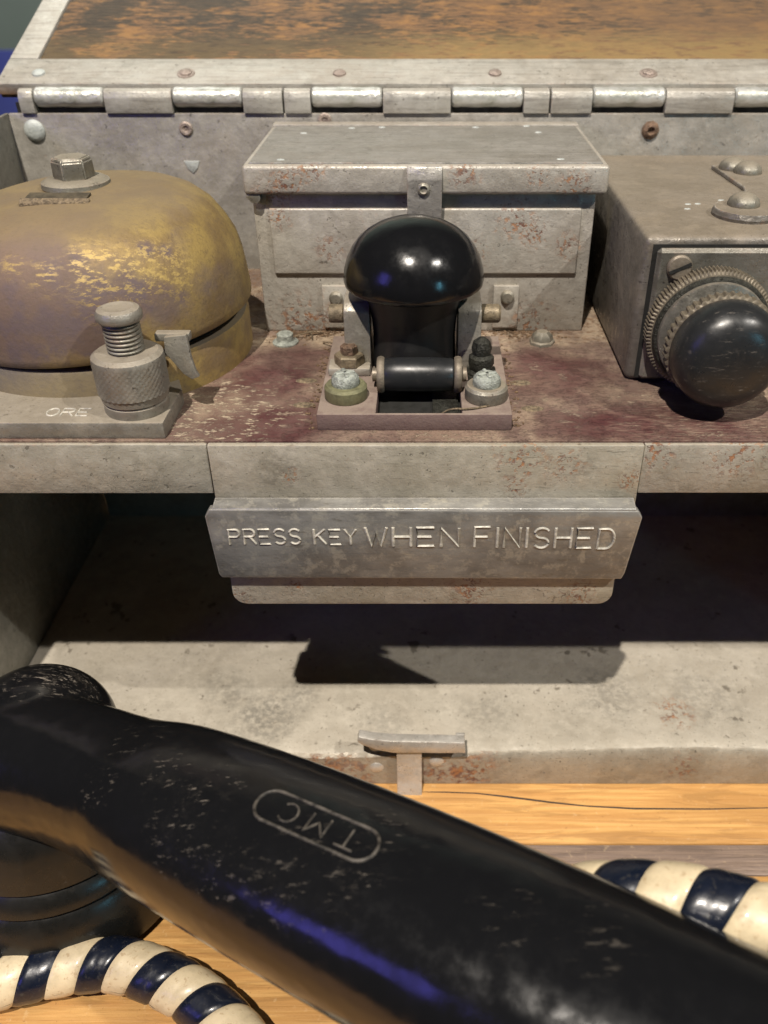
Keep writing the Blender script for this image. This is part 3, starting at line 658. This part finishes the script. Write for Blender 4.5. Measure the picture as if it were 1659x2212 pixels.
K('cap', lathe([(18, 40.2), (23.6, 38.9), (25.3, 38.9), (26.0, 39.6), (26.3, 41.2), (25.9, 44.6), (24.7, 48.6), (22.8, 52.3), (20.2, 55.6), (17, 58.2), (13.2, 60.3), (9, 61.8), (4.6, 62.6), (0, 62.9)], c=(kx, ky, 0), n=96), 'knob', smooth=60)
K('roller', lathe([(5.4, -13.6), (6.1, -12.6), (6.35, -6), (6.4, 0), (6.35, 6), (6.1, 12.6), (5.4, 13.6)], c=(-2.6, 31.5, 11.4), axis='x', n=48), 'dial')
for x in (-17.6, 11.0):
    K('ferrule', lathe([(6.2, 0), (6.7, .5), (6.9, 1.4), (6.7, 2.3), (6.2, 2.8), (2.6, 2.8), (2.6, 4.6)] if x > 0 else [(2.6, -1.8), (2.6, 0), (6.2, 0), (6.7, .5), (6.9, 1.4), (6.7, 2.3), (6.2, 2.8)], c=(x, 31.5, 11.4), axis='x', n=36), 'tan')
K('side_bracket', prism([(46, 6.5), (66, 6.5), (66, 30), (63, 33), (49, 33), (46, 30)], 'x', -30.6, -20.6, .8), 'bracket')
K('side_bracket', prism([(46, 6.5), (66, 6.5), (66, 30), (63, 33), (49, 33), (46, 30)], 'x', 12.6, 21.6, .8), 'bracket')
for x0, x1 in ((-36.6, -30.6), (21.6, 29.2)):
    K('pin', lathe([(3.4, 0), (3.6, .6), (3.6, x1 - x0 - .8), (2.8, x1 - x0)], c=(x0, 54, 26.5), axis='x', n=22), 'brass')
K('foot', box(-37, -20.8, 40, 50, 6.5, 9.8, .8), 'bracket')
K('hex_nut', lathe([(5.6, 9.8), (5.8, 10.2), (5.8, 13.4), (5.2, 14)], c=(-29, 45, 0), n=6), 'brass', smooth=20)
K('hex_nut', lathe([(3.3, 14.2), (3.3, 17), (2.6, 17.6), (0, 17.4)], c=(-29, 45, 0), n=6), 'rustbrown', smooth=20)
def cross_head(cx, cy, z, mat, colmat, lab=None):
    K('collar', lathe([(7.6, 6.5), (7.9, 7.0), (7.8, 10.8), (7.0, 11.8), (4, 11.8)], c=(cx, cy, 0), n=40), colmat, label=lab)
    bm = lathe([(5.0, 11.8), (5.2, 12.4), (5.0, 14.4), (4.0, 15.6), (2.4, 16.0), (0, 16.0)], c=(cx, cy, 0), n=24)
    for a_ in (0.3, 1.87):
        box(-3.6, 3.6, -.75, .75, 14.8, 16.5, .3, 1, bm=(t2 := bmesh.new())); bmesh.ops.rotate(t2, cent=(0, 0, 0), matrix=Matrix.Rotation(a_, 3, 'Z'), verts=t2.verts[:]); bmesh.ops.translate(t2, vec=(cx, cy, 0), verts=t2.verts[:]); merge(bm, t2)
    K('cross_screw', bm, mat)
cross_head(-28.8, 23, 6.5, 'verdigris', 'olive', 'olive green dusty collar'); cross_head(22.6, 22.5, 6.5, 'verdigris', 'bolt')
K('terminal', lathe([(5.2, 6.5), (5.4, 9), (4.2, 10), (5.0, 12), (4.8, 15), (3.4, 16), (4.0, 18), (3.2, 21), (1.2, 22.5), (0, 22.6)], c=(21.5, 40, 0), n=9), 'corroded')
K('terminal_tab', box(16.5, 27.5, 36, 46, 6.5, 8.3, .5), 'corroded')
wp = spline([(4, 14, 2.5), (9, 12.5, 6.6), (15, 12, 7.2), (20, 13.5, 7.0), (27, 17, 7.0), (30, 21, 7.0)], 6)
K('wire', tube(wp, .38, 6), 'filler')

# ------------------------------------------------------------------ bell
BX, BY = -134.0, 82.0
bell = P('bell', lathe([(59.5, 0.02), (59.5, 14.6), (58.6, 16.2), (50, 16.6)], c=(BX, BY, 0), n=128), 'bellbase', label='tarnished brass bell with a hexagon bolt on top')
part('bell_gap_shade', lathe([(54, 15.5), (54, 22)], c=(BX, BY, 0), n=96), 'void', bell)  # black cylinder that paints the shade in the gap under the gong
dome = [(57.2, 21.5), (59.6, 20.6), (60.4, 21.2), (60.6, 24), (60.4, 32), (59.9, 39), (58.6, 45), (55.8, 51), (51.8, 57.2), (46.2, 62.0), (39.0, 65.4), (30, 67.6), (20, 68.8), (10, 69.3), (0, 69.4)]
dm = lathe(dome, n=160)
for v in dm.verts:                                    # small dents
    v.co += v.co.normalized() * 0.25 * noise.noise(v.co * 0.06)
bmesh.ops.rotate(dm, cent=(0, 0, 40), matrix=Matrix.Rotation(radians(-2.9), 3, 'Y') @ Matrix.Rotation(radians(0.8), 3, 'X'), verts=dm.verts[:])
bmesh.ops.translate(dm, vec=(BX, BY, -1.9), verts=dm.verts[:])
part('gong', dm, 'bell', bell, smooth=70)
wsh = part('washer', lathe([(12.4, 66.6), (12.8, 67.3), (12.6, 69.0), (11.4, 69.6), (10.4, 70.2), (5, 70.4)], c=(BX, BY, 0), n=48), 'bolt', bell)
hx = lathe([(7.6, 70), (7.9, 70.5), (7.7, 76.6), (6.6, 77.8), (0, 78.0)], n=6)
bmesh.ops.rotate(hx, cent=(0, 0, 0), matrix=Matrix.Rotation(radians(20), 3, 'Z'), verts=hx.verts[:]); bmesh.ops.translate(hx, vec=(BX, BY, 0), verts=hx.verts[:])
bmesh.ops.bevel(hx, geom=[e for e in hx.edges if e.calc_face_angle(0) > .5], offset=.5, segments=2, affect='EDGES')
part('hex_bolt', hx, 'bolt', bell, smooth=30)
part('slot', prism([(61.0, 64), (67, 65), (67, 68.2), (64, 67.9), (61.0, 67.45)], 'x', -146, -123.5), 'dustdark', bell)  # solid dusty block; its dark colour stands in for the recess shade
part('slot_lip', prism([(58.6, 65), (61.2, 65), (61.0, 67.75), (60.4, 67.7), (58.6, 66.6)], 'x', -147.5, -122, .25, 1), 'filler', bell)

# bell mounting bar with stamped letters
bar = P('mounting_bar', prism([(XL + 1, 3), (-91.4, 3), (-91.0, 30), (-96, 44), (XL + 1, 44)], 'z', 0.03, 6.3, .5), 'pillar')
def flat_write(text, x0, w_, gap, y0, h, z, r, parent, mat):
    x = x0
    for c in text:
        bm = bmesh.new()
        for line in GL[c]: tube([(x + u * w_, y0 + v * h, z) for u, v in line], r, 6, bm)
        part('letter', bm, mat, parent); x += w_ + gap
flat_write('ORE', -134.5, 4.2, 1.3, 8.2, 5.4, 6.4, .35, bar, 'letter')

# knurled terminal pillar
PX, PY = -103.4, 15.5
t = bmesh.new(); N = 144; H = []
hs = [(11.2, 6.35), (11.4, 6.9), (11.4, 9.8), (10.9, 10.1), (10.9, 10.5), (11.6, 10.9), (12.0, 13.5)] + [(12.3, 13.7 + k * .52) for k in range(0, 23)] + [(12.4, 26.0), (12.2, 26.9), (10.6, 28.0), (6.0, 28.2)]
rings = []
for j, (r, h) in enumerate(hs):
    kn = 13.6 < h < 25.3
    rings.append([t.verts.new((PX + (r + (0.18 * (1 if (i // 2 + j // 2) % 2 else 0) if kn else 0)) * cos(2 * pi * i / N), PY + (r + (0.18 * (1 if (i // 2 + j // 2) % 2 else 0) if kn else 0)) * sin(2 * pi * i / N), h)) for i in range(N)])
for A, B in zip(rings, rings[1:]):
    for i in range(N): t.faces.new((A[i], A[(i + 1) % N], B[(i + 1) % N], B[i]))
t.faces.new(rings[-1]); t.faces.new(rings[0][::-1]); bmesh.ops.recalc_face_normals(t, faces=t.faces[:])
pil = P('terminal_pillar', t, 'pillar', smooth=25)
thr = [(5.6, 28)] + [q for k in range(7) for q in ((5.5, 28.3 + k * 1.5), (6.35, 28.9 + k * 1.5), (6.35, 29.3 + k * 1.5), (5.5, 29.8 + k * 1.5))] + [(5.5, 39.2)]
part('threaded_stud', lathe(thr, c=(PX, PY, 0), n=40), 'bolt', pil, smooth=60)
part('stud_head', lathe([(6, 39.2), (7.4, 39.5), (7.8, 40.2), (7.8, 41.8), (7.0, 43.2), (5.2, 43.8), (4.6, 43.5), (0, 43.3)], c=(PX, PY, 0), n=48), 'pillar', pil)
P('contact_tab', prism([(-92.5, 24), (-92, 29.8), (-83.9, 30.8), (-83.5, 22), (-82.6, 16.6), (-81.6, 14.6), (-84.4, 13.6), (-87.2, 15.8)], 'y', 22.5, 24.6, .35), 'pillar')
P('contact_arm', box(-96, -83.6, 24.8, 29, 27.2, 30.2, .5), 'pillar')

# ------------------------------------------------------------------ magneto
mag = P('magneto', box(79.4, 230, 49.6, 185.8, 0.05, 57.2, 3.2, 4), 'darkbox', label='dark dusty crank box with round black knob')
G = lambda name, bm, mat, **k: part(name, bm, mat, mag, **k)
G('face_gap', box(83.0, 226, 49.0, 50.2, 2.0, 54.4), 'void')
G('face_plate', box(84.3, 225, 46.0, 49.2, 2.4, 53.6, 1.3, 1), 'magplate', smooth=20)
bm = lathe([(4.6, 0), (4.6, .9), (4.0, 1.6), (0, 2.0)], axis='-y', n=36)
G('slotted_screw', bm, 'tan', loc=(92.6, 46.0, 47.2))
t2 = box(-4.2, 4.2, -2.08, -1.2, -.6, .6); bmesh.ops.rotate(t2, cent=(0, 0, 0), matrix=Matrix.Rotation(radians(-24), 3, 'Y'), verts=t2.verts[:]); G('screw_slot', t2, 'void', loc=(92.6, 46.0, 47.2))
DX, DZ = 106.3, 24.6
G('knurled_ring', lathe([(21.9, 0), (22.7, .6), (22.7, 5.6), (21.9, 6.4), (20.5, 6.6)], c=(DX, 46, DZ), axis='-y', n=400, teeth=(.5, 5.8, 0, .75)), 'dustybrass', smooth=25)
G('dark_ring', lathe([(21.2, 6.0), (21.6, 7.0), (21.0, 8.2), (20.2, 8.6), (18, 8.4)], c=(DX, 46, DZ), axis='-y', n=96), 'corroded')
G('dial_disc', lathe([(20.2, 8.2), (19.8, 9.8), (18.0, 10.6), (15.5, 11.2), (13, 13), (12, 18)], c=(DX, 46, DZ), axis='-y', n=96), 'magplate')
G('toothed_ring', lathe([(15, 16), (18.8, 17), (19.4, 17.6), (19.4, 21.4), (18.8, 22), (15, 22)], c=(DX, 46, DZ), axis='-y', n=184, teeth=(17.4, 21.6, 0, .7)), 'dustybrass', smooth=25)
G('knob', lathe([(15, 21), (18.6, 21.8), (19.0, 23), (19.1, 27), (18.7, 30.2), (17.6, 32.8), (15.8, 34.9), (13.0, 36.6), (9.2, 37.6), (5, 38.1), (0, 38.3)], c=(DX, 46, DZ), axis='-y', n=96), 'dial', smooth=60)
G('bracket_plate', prism([(132.0, 154), (210, 168), (210, 76), (127, 71), (125.6, 74.5), (134.5, 114)], 'z', 57.25, 58.9, .3, 1), 'darkbox')
G('round_washer', lathe([(12.5, 57.25), (12.8, 58.4), (12.0, 60.2), (5, 60.3)], c=(124, 77, 0), n=44), 'darkbox')
for x, y, z in ((123.6, 80, 60.2), (139.6, 147, 58.9), (144, 139.5, 58.9)):
    G('round_head_screw', lathe([(6.0, 0), (6.2, .8), (5.6, 2.4), (4.2, 3.8), (2.2, 4.7), (0, 5.0)], n=32), 'bolt', loc=(x, y, z))
for x, y in ((106, 93), (110, 93.5), (121, 99), (104, 86)):
    bm = lathe([(.9, 0), (.7, .25), (0, .4)], n=8); bmesh.ops.scale(bm, vec=(1.5, .8, 1), verts=bm.verts[:]); G('chip', bm, 'whitepaint', loc=(x, y, 57.2))

# ------------------------------------------------------------------ latch on the front lip
la = bmesh.new()
bar_pts = [(-29.0, -144.8), (-24, -146.4), (-16, -147.6), (-6, -148.0), (6, -148.2), (17.8, -148.8), (18.4, -155.5), (6, -155.6), (-2, -155.4), (-14, -155.4), (-21, -153.6), (-27, -150.6), (-29.8, -148)]
prism([(x, z) for x, z in bar_pts], 'y', -6.2, -1.4, .6, 2, bm=la)
latch = P('latch', la, 'latch')
part('latch_stem', prism([(-4.9, -150), (-1.6, -150), (-2.2, -160), (-3.4, -175), (-5.4, -181), (-8.5, -189), (-10.6, -188.0), (-7.6, -180.5), (-5.6, -174), (-4.8, -160)], 'x', -12.6, -1.2, .4), 'latch', latch)
part('latch_return', box(14, 18, -1.4, 0.2, -160, -149, .3), 'latch', latch)
P('latch_rivet', lathe([(3.6, 0), (3.3, .8), (2, 1.5), (0, 1.7)], axis='-y', n=22), 'latch', loc=(-22.0, -1.2, -170.5))
P('latch_rivet', lathe([(3.6, 0), (3.3, .8), (2, 1.5), (0, 1.7)], axis='-y', n=22), 'latch', loc=(5.5, -1.2, -166.5))
P('latch_rivet', lathe([(2.6, 0), (2.4, .8), (1.5, 1.3), (0, 1.4)], axis='-y', n=18), 'whitepaint', loc=(-22.5, -2.2, -155.3))

# ================================================================== handset
hs_ = empty('telephone_handset', (-60, -95, TZ), 'worn black bakelite telephone handset lying across the front of the metal telephone', 'telephone handset')
def blobby(secs, n=36, bm=None):
    """body swept through (centre, half width across, half height) sections"""
    t = bmesh.new(); rings = []
    cs = spline([s_[0] for s_ in secs], 8)
    rs = spline([(s_[1], s_[2], 0) for s_ in secs], 8)
    for i, c in enumerate(cs):
        d = (cs[min(i + 1, len(cs) - 1)] - cs[max(i - 1, 0)]).normalized(); s_ = d.cross(Vector((0, 0, 1))).normalized(); q = s_.cross(d)
        ring = []
        for k in range(n):
            a_ = 2 * pi * k / n; ca, sa = cos(a_), sin(a_)
            e_ = 0.86
            ring.append(t.verts.new(c + s_ * rs[i][0] * math.copysign(abs(ca) ** e_, ca) + q * rs[i][1] * math.copysign(abs(sa) ** e_, sa)))
        rings.append(ring)
    for A, B in zip(rings, rings[1:]):
        for k in range(n): t.faces.new((A[k], A[(k + 1) % n], B[(k + 1) % n], B[k]))
    t.faces.new(rings[0][::-1]); t.faces.new(rings[-1]); bmesh.ops.recalc_face_normals(t, faces=t.faces[:])
    return merge(bm, t)
body = blobby([((-215, -40, -110), 26, 26), ((-178, -46, -106), 25.5, 26), ((-150, -53, -101), 24.5, 25), ((-122, -64, -97), 23.5, 24), ((-100, -75.5, -93), 24.5, 24), ((-78, -88, -87), 27.5, 25.5), ((-36, -112, -80), 29.5, 25.5), ((12, -139, -75), 30, 26), ((56, -163, -73), 30, 26), ((100, -188, -76), 32, 27), ((150, -215, -88), 34, 28)])
t = bmesh.new(); bmesh.ops.create_icosphere(t, subdivisions=4, radius=1); bmesh.ops.scale(t, vec=(27.5, 26, 27), verts=t.verts[:]); bmesh.ops.translate(t, vec=(-143, -43, -101), verts=t.verts[:]); merge(body, t)
for v in body.verts: v.co *= S
me = bpy.data.meshes.new('handle'); body.to_mesh(me); body.free()
tmp = bpy.data.objects.new('handle', me); C.objects.link(tmp)
md = tmp.modifiers.new('r', 'REMESH'); md.mode = 'VOXEL'; md.voxel_size = 1.5 * S
md = tmp.modifiers.new('s', 'SMOOTH'); md.factor = 0.5; md.iterations = 18
dg = bpy.context.evaluated_depsgraph_get(); me2 = bpy.data.meshes.new_from_object(tmp.evaluated_get(dg))
bpy.data.objects.remove(tmp); me2.materials.clear(); me2.materials.append(MAT['handset'])
for p_ in me2.polygons: p_.use_smooth = True
handle = link('handle', me2, 'handset', hs_, (0, 0, 0), 60)
me2.name = 'handle'
# capsule cup facing down on the table
CUP = Matrix.Translation((-148, -42, -118)) @ Matrix.Rotation(radians(-5), 4, 'X') @ Matrix.Diagonal((.93, .93, .93, 1))
cb = lathe([(30, 6), (38, 0), (42, -10), (44, -22), (44.5, -26), (43.4, -27.4), (44.6, -28.6), (47, -33), (47.6, -36), (46.4, -38), (48.4, -40), (51, -52), (52, -62), (51.5, -66.5), (49, -67.6), (30, -67.8)], n=120)
bmesh.ops.transform(cb, matrix=CUP, verts=cb.verts[:])
part('mouthpiece_cup', cb, 'cup', hs_)
# raised maker's badge, moulded upside down to the viewer
bv = BVHTree.FromPolygons([v.co / S for v in me2.vertices], [tuple(p_.vertices) for p_ in me2.polygons])
ax = Vector((96, -52, 8)).normalized(); side = Vector((0, 0, 1)).cross(ax).normalized()
bc = Vector((-30, -122, -40))
def drop(u, v):
    p_ = bc + ax * u + side * v
    dvec = Vector((0, .45, -1)).normalized()
    hit, nrm, _, _ = bv.ray_cast(p_ - dvec * 20, dvec)
    return (hit + nrm * 0.05) if hit else p_
ring = []
L_, R_ = 14.6, 5.2
for i in range(24): a_ = -pi / 2 + pi * i / 23; ring.append((L_ + R_ * cos(a_), R_ * sin(a_)))
for i in range(1, 12): ring.append((L_ - 2 * L_ * i / 12, R_))
for i in range(24): a_ = pi / 2 + pi * i / 23; ring.append((-L_ + R_ * cos(a_), R_ * sin(a_)))
for i in range(1, 12): ring.append((-L_ + 2 * L_ * i / 12, -R_))
badge = part('badge', tube([drop(*q) for q in ring], .52, 8, closed=True), 'logo', hs_)
for c, u0 in (('C', -9.0), ('M', 1.0), ('T', 11.0)):
    bm = bmesh.new()
    for line in GL[c]:
        dense = []
        for q0, q1 in zip(line, line[1:]):
            for k in range(4): dense.append((q0[0] + (q1[0] - q0[0]) * k / 4, q0[1] + (q1[1] - q0[1]) * k / 4))
        dense.append(line[-1])
        tube([drop(u0 - (q[0] - .5) * 5.8, -(q[1] - .5) * 6.0) for q in dense], .36, 6, bm)
    part('letter', bm, 'logo', badge)

# ================================================================== striped cord
def cord(name, pts, r, pitch, label, phase=0):
    root = empty(name, pts[len(pts) // 2], label, 'cord')
    path = spline(pts, 24); L = [0]
    for a_, b_ in zip(path, path[1:]): L.append(L[-1] + (b_ - a_).length)
    tot = L[-1]
    def at(s_):
        s_ = min(max(s_, 0), tot - 1e-4); i = 0
        lo, hi = 0, len(L) - 1
        while hi - lo > 1:
            mid = (lo + hi) // 2
            if L[mid] <= s_: lo = mid
            else: hi = mid
        k = (s_ - L[lo]) / (L[lo + 1] - L[lo]); return path[lo].lerp(path[lo + 1], k), (path[lo + 1] - path[lo]).normalized()
    NP, NS = 48, 16                                        # round the cord; along one band
    half = pitch / 2; ds = half / NS; nb = int(tot / half) + 4
    for strand, mat in ((0, 'cream'), (1, 'navy')):
        t = bmesh.new()
        for b_ in range(-2, nb):
            if b_ % 2 != strand: continue
            grid = []
            for j in range(NS + 1):
                f = j / NS; bul = 1 + 0.075 * (1 - abs(2 * f - 1) ** 5) - 0.03 + 0.02 * noise.noise(Vector((b_ * 7.3, f * 3, j * .2)))
                row = []
                for k in range(NP + 1):
                    phi = 2 * pi * k / NP; s_ = (b_ + f) * half + phi / (2 * pi) * pitch + phase
                    if not (0 <= s_ <= tot): row.append(None); continue
                    c, d = at(s_); sd = d.cross(Vector((0, 0, 1))).normalized(); q = sd.cross(d)
                    row.append(t.verts.new(c + (sd * cos(phi) + q * sin(phi)) * r * bul))
                grid.append(row)
            for j in range(NS):
                for k in range(NP):
                    vs = (grid[j][k], grid[j + 1][k], grid[j + 1][k + 1], grid[j][k + 1])
                    if all(vs): t.faces.new(vs)
        bmesh.ops.recalc_face_normals(t, faces=t.faces[:])
        part('sleeve_strand', t, mat, root, label=('cream' if strand == 0 else 'navy blue') + ' spiral strand', smooth=60)
    core = tube(path[::3], r * .955, 20); part('core', core, 'crack', root)
    return root
cord('striped_cord', [(-205, -112, TZ + 10), (-178, -103, TZ + 10), (-156.6, -98, TZ + 10), (-133, -93, TZ + 10.5), (-113, -92.5, TZ + 11), (-91.5, -99.5, TZ + 10.5), (-75, -109.5, TZ + 10), (-60, -124, TZ + 10), (-50, -145, TZ + 10), (-44, -170, TZ + 10)],
     9.4, 22.5, 'cream and navy spiral striped cord curving over the table at lower left')
cord('striped_cord', [(8, -108, -130), (24, -116, -104), (38, -122, -84), (54, -126, -73), (74, -131, -68), (95, -139, -67), (122, -151, -69), (158, -165, -80)],
     10.0, 24, 'cream and navy spiral striped cord rising behind the handset at right', 6)
